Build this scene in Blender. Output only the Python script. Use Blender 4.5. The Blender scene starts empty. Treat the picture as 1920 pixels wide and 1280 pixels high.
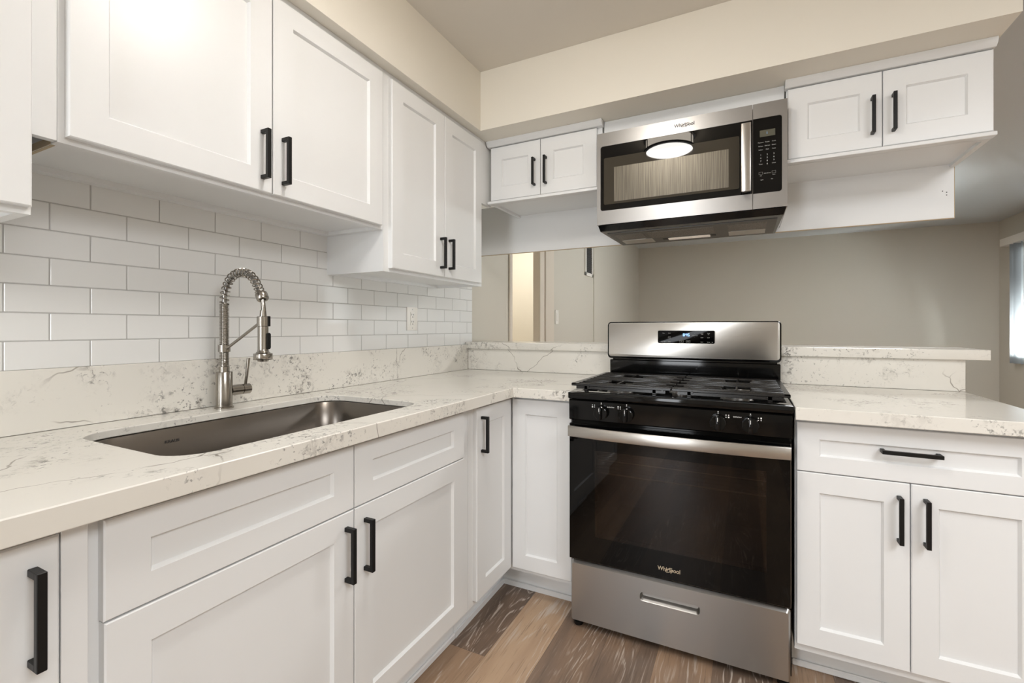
import bpy, bmesh, math, random
from mathutils import Vector, Matrix
random.seed(7)
S = bpy.context.scene
COL = S.collection
PI = math.pi
# ------------------------------------------------------------------ camera
CX, CY, CZ, YAW, F, PX, PY = 1.5425, -2.3508, 1.1623, 0.4477, 847.3, 989.76, 614.57
cam = bpy.data.cameras.new('camera'); co = bpy.data.objects.new('camera', cam); COL.objects.link(co)
cam.sensor_width = 36; cam.sensor_fit = 'HORIZONTAL'
cam.lens = F / 1920 * 36
cam.shift_x = (960 - PX) / 1920; cam.shift_y = (PY - 640) / 1920
cam.clip_start = .05
co.location = (CX, CY, CZ); co.rotation_euler = (PI/2 + .0009, 0, YAW)
S.camera = co
# ------------------------------------------------------------------ light and exposure
S.view_settings.view_transform = 'Standard'; S.view_settings.look = 'None'
S.view_settings.gamma = 1; S.view_settings.use_curve_mapping = False
S.view_settings.exposure = 0.52
W = bpy.data.worlds.new('world'); S.world = W; W.use_nodes = True
W.node_tree.nodes['Background'].inputs[0].default_value = (.80, .88, 1, 1)
W.node_tree.nodes['Background'].inputs[1].default_value = 0.5
def area(name, loc, rot, sx, sy, power, col):
    l = bpy.data.lights.new(name, 'AREA'); l.shape = 'RECTANGLE'; l.size = sx; l.size_y = sy
    l.energy = power; l.color = col
    o = bpy.data.objects.new(name, l); COL.objects.link(o); o.location = loc; o.rotation_euler = rot
    return o
LAMP_E = 31.0
area('daylight_behind', (.75, -4.45, 1.30), (math.radians(90), 0, 0), .55, 1.9, 26, (.94, .97, 1))
area('added_fill_behind', (3.15, -2.5, 2.42), (0, 0, 0), 1.3, 1.3, 44, (.95, .975, 1))  # unseen overhead panel, added as soft fill for the kitchen
area('daylight_dining', (4.45, 3.55, 1.45), (math.radians(90), 0, math.radians(90)), 2.0, 1.4, 24, (.93, .97, 1))
area('daylight_ground', (4.95, 3.2, .55), (math.radians(125), 0, math.radians(90)), 2.2, .8, 1300, (.93, .97, 1))
area('added_fill_dining', (2.6, 2.0, 2.42), (0, 0, 0), .7, .7, 46, (1, .99, .97))  # added ceiling-level fill to brighten the dining walls, no fixture there
area('hall_light', (-.65, 1.5, 2.38), (0, 0, 0), .5, .5, 12, (1, .97, .92))
# ------------------------------------------------------------------ materials
def newmat(name):
    m = bpy.data.materials.new(name); m.use_nodes = True
    nt = m.node_tree; return m, nt, nt.nodes['Principled BSDF']
def pm(name, col, rough=.5, metal=0, coat=0, spec=.5, em=None, es=0, bump=None):
    m, nt, b = newmat(name)
    b.inputs['Base Color'].default_value = (*col, 1); b.inputs['Roughness'].default_value = rough
    b.inputs['Metallic'].default_value = metal; b.inputs['Coat Weight'].default_value = coat
    b.inputs['Coat Roughness'].default_value = .05
    b.inputs['Specular IOR Level'].default_value = spec
    if em: b.inputs['Emission Color'].default_value = (*em, 1); b.inputs['Emission Strength'].default_value = es
    if bump:
        sc, st, vec = bump
        g = nt.nodes.new('ShaderNodeNewGeometry'); mp = nt.nodes.new('ShaderNodeMapping')
        mp.inputs['Scale'].default_value = vec
        n = nt.nodes.new('ShaderNodeTexNoise'); n.inputs['Scale'].default_value = sc; n.inputs['Detail'].default_value = 3
        bp = nt.nodes.new('ShaderNodeBump'); bp.inputs['Strength'].default_value = st; bp.inputs['Distance'].default_value = .002
        L = nt.links.new
        L(g.outputs['Position'], mp.inputs[0]); L(mp.outputs[0], n.inputs['Vector'])
        L(n.outputs[0], bp.inputs['Height']); L(bp.outputs[0], b.inputs['Normal'])
    return m
class NG:                                           # small node graph helper
    def __init__(s, nt): s.nt = nt
    def n(s, t, **kw):
        x = s.nt.nodes.new(t)
        for k, v in kw.items(): setattr(x, k, v)
        return x
    def l(s, a, b): s.nt.links.new(a, b)
    def put(s, sock, v):
        if hasattr(v, 'is_linked') or hasattr(v, 'links'): s.l(v, sock)
        else: sock.default_value = v
    def math(s, op, a, b=0, c=None, clamp=False):
        x = s.n('ShaderNodeMath', operation=op, use_clamp=clamp)
        s.put(x.inputs[0], a); s.put(x.inputs[1], b)
        if c is not None: s.put(x.inputs[2], c)
        return x.outputs[0]
    def mapr(s, v, a, b, c=0., d=1., smooth=True):
        x = s.n('ShaderNodeMapRange', interpolation_type='SMOOTHSTEP' if smooth else 'LINEAR')
        s.put(x.inputs[0], v); 
        for i, q in enumerate((a, b, c, d)): x.inputs[i+1].default_value = q
        return x.outputs[0]
    def noise(s, vec, sc, det=3, rough=.5, dist=0):
        x = s.n('ShaderNodeTexNoise'); s.l(vec, x.inputs['Vector'])
        x.inputs['Scale'].default_value = sc; x.inputs['Detail'].default_value = det
        x.inputs['Roughness'].default_value = rough; x.inputs['Distortion'].default_value = dist
        return x.outputs[0]
    def mix(s, f, a, b):
        x = s.n('ShaderNodeMix', data_type='RGBA'); s.put(x.inputs[0], f)
        for i, v in ((6, a), (7, b)):
            if isinstance(v, tuple): x.inputs[i].default_value = (*v, 1)
            else: s.l(v, x.inputs[i])
        return x.outputs[2]
    def mapping(s, vec, scale=(1, 1, 1), loc=(0, 0, 0)):
        x = s.n('ShaderNodeMapping'); s.l(vec, x.inputs[0]); x.inputs['Scale'].default_value = scale
        x.inputs['Location'].default_value = loc; return x.outputs[0]
    def pos(s): return s.n('ShaderNodeNewGeometry').outputs['Position']

def stone():
    m, nt, b = newmat('quartz_stone'); g = NG(nt); P = g.pos()
    patch = g.mapr(g.noise(P, 3.4, 2, .5, .6), .47, .64)
    patch2 = g.mapr(g.noise(g.mapping(P, loc=(3, 1, 7)), 9, 3, .6, .5), .46, .62)
    spk = g.mapr(g.noise(P, 62, 4, .62, .6), .55, .63)
    spk2 = g.mapr(g.noise(g.mapping(P, loc=(2, 8, 3)), 90, 3, .6, .3), .60, .68)
    mid = g.mapr(g.noise(g.mapping(P, loc=(5, 5, 5)), 26, 5, .75, 1.0), .47, .62)
    area_ = g.math('MULTIPLY', patch, patch2)
    c = g.mix(g.math('MULTIPLY', g.noise(P, 5, 4), .35), (.80, .775, .72), (.68, .65, .59))
    c = g.mix(g.math('MULTIPLY', g.math('MULTIPLY', area_, mid), .55), c, (.34, .315, .28))
    c = g.mix(g.math('MULTIPLY', g.math('MULTIPLY', area_, spk), .85), c, (.13, .12, .11))
    c = g.mix(g.math('MULTIPLY', g.math('MULTIPLY', patch, spk2), .75), c, (.12, .115, .11))
    wn = g.n('ShaderNodeTexNoise'); g.l(P, wn.inputs['Vector']); wn.inputs['Scale'].default_value = 4.5; wn.inputs['Detail'].default_value = 4
    wv = g.n('ShaderNodeVectorMath', operation='MULTIPLY_ADD'); g.l(wn.outputs['Color'], wv.inputs[0]); wv.inputs[1].default_value = (.16, .16, .16); g.l(P, wv.inputs[2])
    vo = g.n('ShaderNodeTexVoronoi', feature='DISTANCE_TO_EDGE'); g.l(wv.outputs[0], vo.inputs['Vector']); vo.inputs['Scale'].default_value = 2.1
    line = g.mapr(vo.outputs['Distance'], .0010, .0042, 1, 0)
    brk = g.mapr(g.noise(g.mapping(P, loc=(9, 2, 4)), 2.6, 2), .50, .58)
    c = g.mix(g.math('MULTIPLY', g.math('MULTIPLY', line, brk), .75), c, (.19, .16, .13))
    g.l(c, b.inputs['Base Color']); b.inputs['Roughness'].default_value = .17
    b.inputs['Specular IOR Level'].default_value = .45
    return m

def wood_floor():
    m, nt, b = newmat('vinyl_plank_floor'); g = NG(nt); P = g.pos()
    sx = g.n('ShaderNodeSeparateXYZ'); g.l(P, sx.inputs[0]); X, Y = sx.outputs[0], sx.outputs[1]
    PW, PL, X0 = .183, 1.22, .527
    u = g.math('DIVIDE', g.math('SUBTRACT', X, X0), PW)
    ix = g.math('FLOOR', u); fx = g.math('FRACT', u)
    wn = g.n('ShaderNodeTexWhiteNoise', noise_dimensions='1D'); g.l(ix, wn.inputs['W'])
    # plank joints: row 0 breaks at y = -.973, other rows by hash
    isrow0 = g.math('COMPARE', ix, 0., .1)
    off = g.math('ADD', g.math('MULTIPLY', wn.outputs[0], 1.22), -.35)
    off = g.math('ADD', g.math('MULTIPLY', off, g.math('SUBTRACT', 1, isrow0)), g.math('MULTIPLY', isrow0, -.973))
    v = g.math('DIVIDE', g.math('SUBTRACT', Y, off), PL)
    iy = g.math('FLOOR', v); fy = g.math('FRACT', v)
    cb = g.n('ShaderNodeCombineXYZ'); g.l(ix, cb.inputs[0]); g.l(iy, cb.inputs[1])
    w2 = g.n('ShaderNodeTexWhiteNoise', noise_dimensions='2D'); g.l(cb.outputs[0], w2.inputs['Vector'])
    tone = w2.outputs[0]
    # tones of the planks at the foot of the range
    ramp = g.n('ShaderNodeValToRGB'); ramp.color_ramp.interpolation = 'CONSTANT'
    g.l(g.math('DIVIDE', g.math('ADD', ix, .5), 8), ramp.inputs[0])
    vals = [.42, .90, .37, .36, .54, .3, .7, .3]
    cr = ramp.color_ramp
    for i, q in enumerate(vals):
        e = cr.elements[0] if i == 0 else cr.elements.new(i/8)
        e.position = i/8; e.color = (q, q, q, 1)
    while len(cr.elements) > 8: cr.elements.remove(cr.elements[-1])
    near = g.math('MULTIPLY', g.math('LESS_THAN', g.math('ABSOLUTE', g.math('SUBTRACT', ix, 3.5)), 3.6), 1)
    tone = g.math('ADD', g.math('MULTIPLY', ramp.outputs[0], near), g.math('MULTIPLY', tone, g.math('SUBTRACT', 1, near)))
    far0 = g.math('MULTIPLY', isrow0, g.math('GREATER_THAN', Y, -.973))
    tone = g.math('SUBTRACT', tone, g.math('MULTIPLY', far0, .12))
    near0 = g.math('MULTIPLY', isrow0, g.math('LESS_THAN', Y, -.973))
    tone = g.math('ADD', tone, g.math('MULTIPLY', near0, .26), clamp=True)
    seedv = g.n('ShaderNodeCombineXYZ'); g.l(g.math('MULTIPLY', tone, 37), seedv.inputs[0]); g.l(g.math('MULTIPLY', ix, 3.7), seedv.inputs[1])
    va = g.n('ShaderNodeVectorMath', operation='ADD'); g.l(P, va.inputs[0]); g.l(seedv.outputs[0], va.inputs[1])
    VP = va.outputs[0]
    blot = g.noise(g.mapping(VP, (7, 1.1, 1)), 1, 3, .55)
    fine = g.noise(g.mapping(VP, (150, 6, 1)), 1, 4, .65)
    # wire-brushed growth rings running along the plank
    warp = g.noise(g.mapping(VP, (5, .85, 1)), 1, 3, .45, .3)
    ring = g.math('ABSOLUTE', g.math('SUBTRACT', g.math('FRACT', g.math('MULTIPLY', warp, 24)), .5))
    rmask = g.mapr(g.noise(g.mapping(VP, (6, 1.2, 1), (4, 4, 4)), 1, 2), .44, .60)
    brk = g.mapr(fine, .42, .60)
    white = g.math('MULTIPLY', g.math('MULTIPLY', g.mapr(ring, .30, .48), rmask), brk)
    r2 = g.n('ShaderNodeValToRGB'); g.l(g.math('ADD', tone, g.math('MULTIPLY', g.math('SUBTRACT', blot, .5), 1.1), clamp=True), r2.inputs[0])
    cr = r2.color_ramp; cr.elements[0].position = 0; cr.elements[0].color = (.105, .078, .062, 1)
    cr.elements[1].position = 1; cr.elements[1].color = (.50, .345, .225, 1)
    for p_, c_ in ((.3, (.185, .126, .090, 1)), (.55, (.29, .188, .122, 1)), (.8, (.40, .265, .17, 1))):
        e = cr.elements.new(p_); e.color = c_
    c = r2.outputs[0]
    c = g.mix(g.math('MULTIPLY', g.mapr(fine, .46, .30), .45), c, (.07, .05, .04))
    c = g.mix(g.math('MULTIPLY', g.mapr(fine, .55, .72), .30), c, (.52, .43, .35))
    c = g.mix(g.math('MULTIPLY', white, .85), c, (.58, .50, .43))
    ed = g.math('ADD', g.math('LESS_THAN', fx, .006), g.math('LESS_THAN', fy, .0012), clamp=True)
    c = g.mix(g.math('MULTIPLY', ed, .6), c, (.05, .038, .03))
    g.l(c, b.inputs['Base Color']); b.inputs['Roughness'].default_value = .42
    bp = g.n('ShaderNodeBump'); bp.inputs['Strength'].default_value = .25; bp.inputs['Distance'].default_value = .001
    g.l(fine, bp.inputs['Height']); g.l(bp.outputs[0], b.inputs['Normal'])
    return m

def brushed(name, col, rough, vec, amt=.12, aniso=0):
    m, nt, b = newmat(name); g = NG(nt)
    b.inputs['Base Color'].default_value = (*col, 1); b.inputs['Metallic'].default_value = 1
    if aniso:
        tg = g.n('ShaderNodeCombineXYZ'); tg.inputs[2].default_value = 1; g.l(tg.outputs[0], b.inputs['Tangent']); b.inputs['Anisotropic'].default_value = aniso
    n = g.noise(g.mapping(g.pos(), vec), 1, 3, .6)
    g.l(g.math('ADD', g.math('MULTIPLY', g.math('SUBTRACT', n, .5), amt*2), rough), b.inputs['Roughness'])
    bp = g.n('ShaderNodeBump'); bp.inputs['Strength'].default_value = .03; bp.inputs['Distance'].default_value = .0005
    g.l(n, bp.inputs['Height']); g.l(bp.outputs[0], b.inputs['Normal'])
    return m

def dark_glass():
    m, nt, b = newmat('tinted_oven_glass'); g = NG(nt); nt.nodes.remove(b)
    out = [x for x in nt.nodes if x.type == 'OUTPUT_MATERIAL'][0]
    fr = g.n('ShaderNodeFresnel'); fr.inputs[0].default_value = 1.5
    t = g.n('ShaderNodeBsdfTransparent'); t.inputs[0].default_value = (.34, .30, .27, 1)
    gl = g.n('ShaderNodeBsdfGlossy'); gl.inputs['Roughness'].default_value = .02; gl.inputs[0].default_value = (.9, .85, .82, 1)
    mx = g.n('ShaderNodeMixShader'); g.l(fr.outputs[0], mx.inputs[0]); g.l(t.outputs[0], mx.inputs[1]); g.l(gl.outputs[0], mx.inputs[2])
    g.l(mx.outputs[0], out.inputs[0]); return m

def clear_glass():
    m, nt, b = newmat('window_glass'); g = NG(nt); nt.nodes.remove(b)
    out = [x for x in nt.nodes if x.type == 'OUTPUT_MATERIAL'][0]
    fr = g.n('ShaderNodeFresnel'); fr.inputs[0].default_value = 1.45
    t = g.n('ShaderNodeBsdfTransparent'); t.inputs[0].default_value = (.96, .98, .97, 1)
    gl = g.n('ShaderNodeBsdfGlossy'); gl.inputs['Roughness'].default_value = .01
    mx = g.n('ShaderNodeMixShader'); g.l(fr.outputs[0], mx.inputs[0]); g.l(t.outputs[0], mx.inputs[1]); g.l(gl.outputs[0], mx.inputs[2])
    g.l(mx.outputs[0], out.inputs[0]); return m

def mw_screen():
    m, nt, b = newmat('microwave_mesh_screen'); g = NG(nt); P = g.pos()
    n = g.noise(g.mapping(P, (520, 1, 6)), 1, 2, .6)
    c = g.mix(g.mapr(n, .30, .70), (.09, .078, .06), (.17, .15, .115))
    g.l(c, b.inputs['Base Color']); b.inputs['Metallic'].default_value = .6; b.inputs['Roughness'].default_value = .33
    b.inputs['Coat Weight'].default_value = .8; b.inputs['Coat Roughness'].default_value = .008
    return m

def filter_mesh():
    m, nt, b = newmat('grease_filter_mesh'); g = NG(nt); P = g.pos()
    v = g.n('ShaderNodeTexVoronoi'); g.l(P, v.inputs['Vector']); v.inputs['Scale'].default_value = 260
    c = g.mix(g.mapr(v.outputs[0], .1, .6), (.03, .028, .025), (.24, .225, .20))
    g.l(c, b.inputs['Base Color']); b.inputs['Metallic'].default_value = .8; b.inputs['Roughness'].default_value = .45
    return m

M = dict(
    white=pm('white_cabinet_paint', (.81, .817, .82), .32, spec=.4),
    whitein=pm('white_cabinet_underside', (.74, .73, .71), .5),
    raw=pm('raw_plywood_edge', (.50, .40, .27), .7),
    black=pm('matte_black_metal', (.006, .006, .006), .42, spec=.3),
    stone=stone(), floor=wood_floor(),
    tile=pm('glossy_white_tile', (.80, .80, .79), .07, spec=.5, bump=(9, .22, (1, 1, 1))),
    grout=pm('grey_grout', (.50, .49, .48), .9),
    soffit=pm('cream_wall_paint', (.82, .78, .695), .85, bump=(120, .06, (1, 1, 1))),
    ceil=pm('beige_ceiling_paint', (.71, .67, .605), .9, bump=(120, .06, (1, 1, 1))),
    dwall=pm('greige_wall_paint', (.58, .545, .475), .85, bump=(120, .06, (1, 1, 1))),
    dceil=pm('white_dining_ceiling_paint', (.60, .62, .63), .9),
    hall=pm('cream_hall_paint', (.85, .79, .67), .85),
    casing=pm('beige_casing_paint', (.66, .59, .50), .5),
    steel=brushed('brushed_stainless', (.52, .50, .47), .30, (4, 4, 900), .06, .75),
    steelv=brushed('brushed_stainless_dark', (.40, .39, .375), .33, (4, 4, 900), .06, .6),
    mwsteel=brushed('brushed_stainless_microwave', (.40, .39, .38), .33, (4, 4, 900), .05, .5),
    nickel=brushed('brushed_nickel', (.36, .335, .30), .22, (500, 500, 8), .06),
    sink=brushed('brushed_sink_steel', (.20, .18, .16), .30, (4, 4, 300), .015),
    glossblk=pm('gloss_black_enamel', (.003, .003, .003), .07, spec=.3),
    glassblk=pm('black_glass', (.002, .002, .002), .02, spec=.28),
    iron=pm('cast_iron_grate', (.009, .008, .0075), .24, bump=(400, .06, (1, 1, 1))),
    darkin=pm('oven_cavity_enamel', (.030, .027, .026), .35),
    rack=pm('chrome_rack_wire', (.60, .55, .46), .3, 1),
    dglass=dark_glass(), glass=clear_glass(), screen=mw_screen(), filt=filter_mesh(), tray=pm('dark_grey_metal_tray', (.10, .097, .09), .4, .7), dispglass=pm('black_display_glass', (.002, .002, .002), .06, spec=.12),
    olive=pm('microwave_inner_glass', (.048, .041, .030), .02, spec=.34),
    plast=pm('white_plastic', (.80, .77, .72), .35),
    slot=pm('dark_socket_slots', (.02, .02, .02), .5),
    mark=pm('grey_print', (.50, .50, .48), .6, em=(.6, .6, .58), es=0),
    wmark=pm('white_print', (.85, .85, .83), .6),
    gold=pm('pale_metal_print', (.70, .60, .45), .35, .6),
    dmark=pm('dark_print', (.03, .03, .035), .5),
    led=pm('blue_clock_digits', (.1, .2, .6), .5, em=(.25, .48, 1), es=3.2),
    lcd=pm('green_grey_display', (.085, .085, .06), .2, coat=1),
    lcdd=pm('blue_display_digit', (.1, .2, .3), .5, em=(.25, .5, .9), es=.5),
    bronze=pm('dark_bronze_band', (.025, .018, .013), .3, .6),
    diff=pm('lit_frosted_diffuser', (.9, .88, .82), .4, em=(1, .965, .915), es=LAMP_E),
    rim=pm('lit_frosted_side_glass', (.9, .86, .78), .4, em=(1, .90, .76), es=11.0),
    lens=pm('frosted_cooktop_lamp_lens', (.85, .78, .70), .3, em=(1, .85, .7), es=.12),
    slat=pm('grey_white_blind_slat', (.36, .375, .385), .45),
    ventdark=pm('dark_vent_louvre', (.05, .05, .05), .5),
    ground=pm('pale_paving', (.5, .5, .47), .9),
)
# ------------------------------------------------------------------ mesh helpers
def bmnew(): return bmesh.new()
def bx(bm, x0, x1, y0, y1, z0, z1, bev=0, seg=1, mi=0):
    x0, x1 = min(x0, x1), max(x0, x1); y0, y1 = min(y0, y1), max(y0, y1); z0, z1 = min(z0, z1), max(z0, z1)
    t = bmesh.new()
    bmesh.ops.create_cube(t, size=1)
    for v in t.verts:
        v.co = Vector(((x0+x1)/2 + v.co.x*(x1-x0), (y0+y1)/2 + v.co.y*(y1-y0), (z0+z1)/2 + v.co.z*(z1-z0)))
    if bev > 0: bmesh.ops.bevel(t, geom=list(t.edges), offset=bev, segments=seg, affect='EDGES', profile=.5)
    merge(bm, t, mi=mi); return bm
def merge(bm, t, mat=None, mi=0):
    mp = {}
    for v in t.verts: mp[v] = bm.verts.new(mat @ v.co if mat else v.co)
    for f in t.faces:
        try: nf = bm.faces.new([mp[v] for v in f.verts]); nf.material_index = mi or f.material_index; nf.smooth = f.smooth
        except ValueError: pass
    t.free()
def frame_axes(d):
    d = d.normalized(); a = Vector((0, 0, 1)) if abs(d.z) < .9 else Vector((1, 0, 0))
    u = d.cross(a).normalized(); return u, d.cross(u).normalized()
def tube(bm, pts, r, n=8, cap=True, radii=None):
    pts = [Vector(p) for p in pts]; rings = []
    d0 = (pts[1]-pts[0]).normalized(); u, v = frame_axes(d0)
    for i, p in enumerate(pts):
        d = (pts[min(i+1, len(pts)-1)] - pts[max(i-1, 0)]).normalized()
        u = (u - d*u.dot(d)).normalized(); v = d.cross(u)
        rr = radii[i] if radii else r
        rings.append([bm.verts.new(p + (u*math.cos(2*PI*k/n) + v*math.sin(2*PI*k/n))*rr) for k in range(n)])
    for a, b in zip(rings, rings[1:]):
        for k in range(n): bm.faces.new((a[k], a[(k+1) % n], b[(k+1) % n], b[k]))
    if cap: bm.faces.new(rings[0][::-1]); bm.faces.new(rings[-1])
    return bm
def lathe(bm, prof, c, axis=(0, 0, 1), n=40, mi=0):
    # prof: list of (radius, height along axis); closes ends with r = 0
    A = Vector(axis).normalized(); u, v = frame_axes(A); c = Vector(c); rings = []
    for r, h in prof:
        if r < 1e-6: rings.append([bm.verts.new(c + A*h)])
        else: rings.append([bm.verts.new(c + A*h + (u*math.cos(2*PI*k/n) + v*math.sin(2*PI*k/n))*r) for k in range(n)])
    for a, b in zip(rings, rings[1:]):
        for k in range(n):
            k2 = (k+1) % n
            if len(a) == 1 and len(b) == 1: continue
            if len(a) == 1: f = bm.faces.new((a[0], b[k2], b[k]))
            elif len(b) == 1: f = bm.faces.new((a[k], a[k2], b[0]))
            else: f = bm.faces.new((a[k], a[k2], b[k2], b[k]))
            f.material_index = mi
    return bm
def rrect(x0, x1, z0, z1, r, n=6, rs=None):
    # rounded rectangle outline, counter-clockwise; rs = radii for (x1z1, x0z1, x0z0, x1z0)
    rs = rs or (r, r, r, r); P = []
    for (cx_, cz_, a0, q) in ((x1, z1, 0, rs[0]), (x0, z1, 90, rs[1]), (x0, z0, 180, rs[2]), (x1, z0, 270, rs[3])):
        sx = -1 if cx_ == x1 else 1; sz = -1 if cz_ == z1 else 1
        if q < 1e-5: P.append((cx_, cz_)); continue
        for k in range(n+1):
            a = math.radians(a0 + 90*k/n)
            P.append((cx_ + sx*q + q*math.cos(a), cz_ + sz*q + q*math.sin(a)))
    return P
def prism(bm, outline, f, d0, d1, bev=0, mi=0):
    # outline of (a, b); f(a, b, d) -> xyz; extruded from depth d0 to d1
    t = bmesh.new()
    A = [t.verts.new(f(a, b, d0)) for a, b in outline]; B = [t.verts.new(f(a, b, d1)) for a, b in outline]
    fa = t.faces.new(A); fb = t.faces.new(B[::-1]); n = len(A)
    for k in range(n): t.faces.new((A[k], B[k], B[(k+1) % n], A[(k+1) % n]))
    if bev > 0:
        bmesh.ops.bevel(t, geom=[e for e in list(fa.edges) + list(fb.edges)], offset=bev, segments=2, affect='EDGES', profile=.5)
    merge(bm, t, mi=mi); return bm
YZ = lambda a, b, d: Vector((d, a, b))               # outline in y,z, depth along x
XZ = lambda a, b, d: Vector((a, d, b))
XY = lambda a, b, d: Vector((a, b, d))
WL = {}
def obj(name, bm, mats, parent=None, ang=35, mod=None):
    bmesh.ops.recalc_face_normals(bm, faces=bm.faces)
    me = bpy.data.meshes.new(name); 
    lo = Vector([min(v.co[i] for v in bm.verts) for i in range(3)]); hi = Vector([max(v.co[i] for v in bm.verts) for i in range(3)])
    c = (lo+hi)/2
    if parent is None: c.z = lo.z
    for v in bm.verts: v.co -= c
    bm.to_mesh(me); bm.free()
    for m in (mats if isinstance(mats, (list, tuple)) else [mats]): me.materials.append(M[m] if isinstance(m, str) else m)
    for p in me.polygons: p.use_smooth = True
    me.set_sharp_from_angle(angle=math.radians(ang))
    o = bpy.data.objects.new(name, me); COL.objects.link(o); o.location = c; WL[o.name] = c.copy()
    if parent is not None:
        o.parent = parent; o.matrix_parent_inverse = Matrix.Translation(-WL[parent.name])
    if mod:
        b = o.modifiers.new('bevel', 'BEVEL'); b.width = mod; b.segments = 2; b.limit_method = 'ANGLE'; b.angle_limit = math.radians(50)
    return o
def thing(name, label, cat, loc, group=None):
    o = bpy.data.objects.new(name, None); COL.objects.link(o); o.location = loc; WL[o.name] = Vector(loc)
    o.empty_display_size = .05
    return tag(o, label, cat, group)
def tag(o, label, cat, group=None):
    o['label'] = label; o['category'] = cat
    if group: o['group'] = group
    return o
def struct(name, bm, mats, parent=None, mod=None):
    o = obj(name, bm, mats, parent, mod=mod); o['kind'] = 'structure'; return o
_fonts = {}
def text_into(bm, s, origin, size, ux, uz, un, depth=.0004, align='CENTER', squash=1.0, bold=0.):
    cu = bpy.data.curves.new('t', 'FONT'); cu.body = s; cu.size = size; cu.align_x = align; cu.align_y = 'CENTER'
    cu.extrude = depth; cu.offset = bold; cu.resolution_u = 3
    o = bpy.data.objects.new('t', cu); COL.objects.link(o)
    dg = bpy.context.evaluated_depsgraph_get(); dg.update()
    me = bpy.data.meshes.new_from_object(o.evaluated_get(dg))
    t = bmesh.new(); t.from_mesh(me)
    mt = Matrix((( ux.x*squash, uz.x, un.x, origin[0]), (ux.y*squash, uz.y, un.y, origin[1]), (ux.z*squash, uz.z, un.z, origin[2]), (0, 0, 0, 1)))
    merge(bm, t, mt); bpy.data.objects.remove(o); bpy.data.curves.remove(cu); bpy.data.meshes.remove(me)
EX, EY, EZ = Vector((1, 0, 0)), Vector((0, 1, 0)), Vector((0, 0, 1))

# panel door in a local frame: a = along the wall, z up, d = out of the cabinet
def shaker(bm, a0, a1, z0, z1, conv, st=.062, rl=.062, th=.019, rec=.009, slope=.0052, top=None):
    e = .0022
    rt = rl if top is None else top
    def q(a, z, d): return bm.verts.new(conv(a, z, d))
    R = lambda i, d, k=0: [q(a0+i, z0+i, d), q(a1-i, z0+i, d), q(a1-i, z1-i, d), q(a0+i, z1-i, d)]
    loops = [R(0, 0), R(0, th-e), R(e, th)]
    def inner(x, d): return [q(a0+st+x, z0+rl+x, d), q(a1-st-x, z0+rl+x, d), q(a1-st-x, z1-rt-x, d), q(a0+st+x, z1-rt-x, d)]
    loops += [inner(0, th), inner(slope, th-rec)]
    for A, B in zip(loops, loops[1:]):
        for k in range(4): bm.faces.new((A[k], A[(k+1) % 4], B[(k+1) % 4], B[k]))
    bm.faces.new(loops[0][::-1]); bm.faces.new(loops[-1])
    return bm
def conv_left(xf):  return lambda a, z, d: Vector((xf + d, a, z))       # front faces +x, a = y
def conv_back(yf):  return lambda a, z, d: Vector((a, yf - d, z))       # front faces -y, a = x
def handle(parent, conv, a, z, L=.137, horiz=False, name='handle', face=.019):
    w, out, t = .0055, .032, .0105
    bm = bmnew()
    def box(a0, a1, z0, z1, d0, d1):
        p = conv(a0, z0, d0); q = conv(a1, z1, d1); bx(bm, p.x, q.x, p.y, q.y, p.z, q.z, .0009)
    f = face
    if horiz:
        box(a-L/2, a+L/2, z-w, z+w, f+out-t, f+out)
        box(a-L/2, a-L/2+t, z-w, z+w, f, f+out-t+.001); box(a+L/2-t, a+L/2, z-w, z+w, f, f+out-t+.001)
    else:
        box(a-w, a+w, z-L/2, z+L/2, f+out-t, f+out)
        box(a-w, a+w, z-L/2, z-L/2+t, f, f+out-t+.001); box(a-w, a+w, z+L/2-t, z+L/2, f, f+out-t+.001)
    return obj(name, bm, 'black', parent)
def door(parent, conv, a0, a1, z0, z1, hside=None, hz=None, name='door', st=.062, rl=.062, hoff=.030, hor=None):
    bm = bmnew(); shaker(bm, a0, a1, z0, z1, conv, st, rl)
    d = obj(name, bm, 'white', parent, ang=20)
    if hside == 'R': handle(d, conv, a1-hoff, hz)
    if hside == 'L': handle(d, conv, a0+hoff, hz)
    if hor is not None: handle(d, conv, hor, (z0+z1)/2+.01, .142, True, face=.011)
    return d

# ================================================================== STRUCTURE
CEIL = 2.4385
bm = bmnew(); bx(bm, -1.6, 4.4, -4.6, 5.1, -.05, 0); struct('floor', bm, 'floor')
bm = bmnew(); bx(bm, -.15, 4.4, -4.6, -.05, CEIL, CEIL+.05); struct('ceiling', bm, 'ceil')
bm = bmnew(); bx(bm, -1.6, 4.4, -.05, 5.1, CEIL, CEIL+.05); struct('ceiling', bm, 'dceil')
# kitchen left wall runs on into the dining room; the doorway gap is at y .575 .. 1.07
bm = bmnew()
bx(bm, -.11, 0, -4.6, .042, 0, CEIL); struct('wall_left', bm, 'soffit')
bm = bmnew()
bx(bm, -.05, 0, .042, .565, 0, CEIL); bx(bm, -.05, 0, .565, 1.08, 2.06, CEIL); bx(bm, -.05, 0, 1.08, 2.57, 0, CEIL)
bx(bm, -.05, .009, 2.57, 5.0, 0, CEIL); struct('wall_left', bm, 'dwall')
bm = bmnew(); bx(bm, -.11, 4.4, 4.95, 5.06, 0, CEIL); struct('wall_back', bm, 'dwall')
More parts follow.
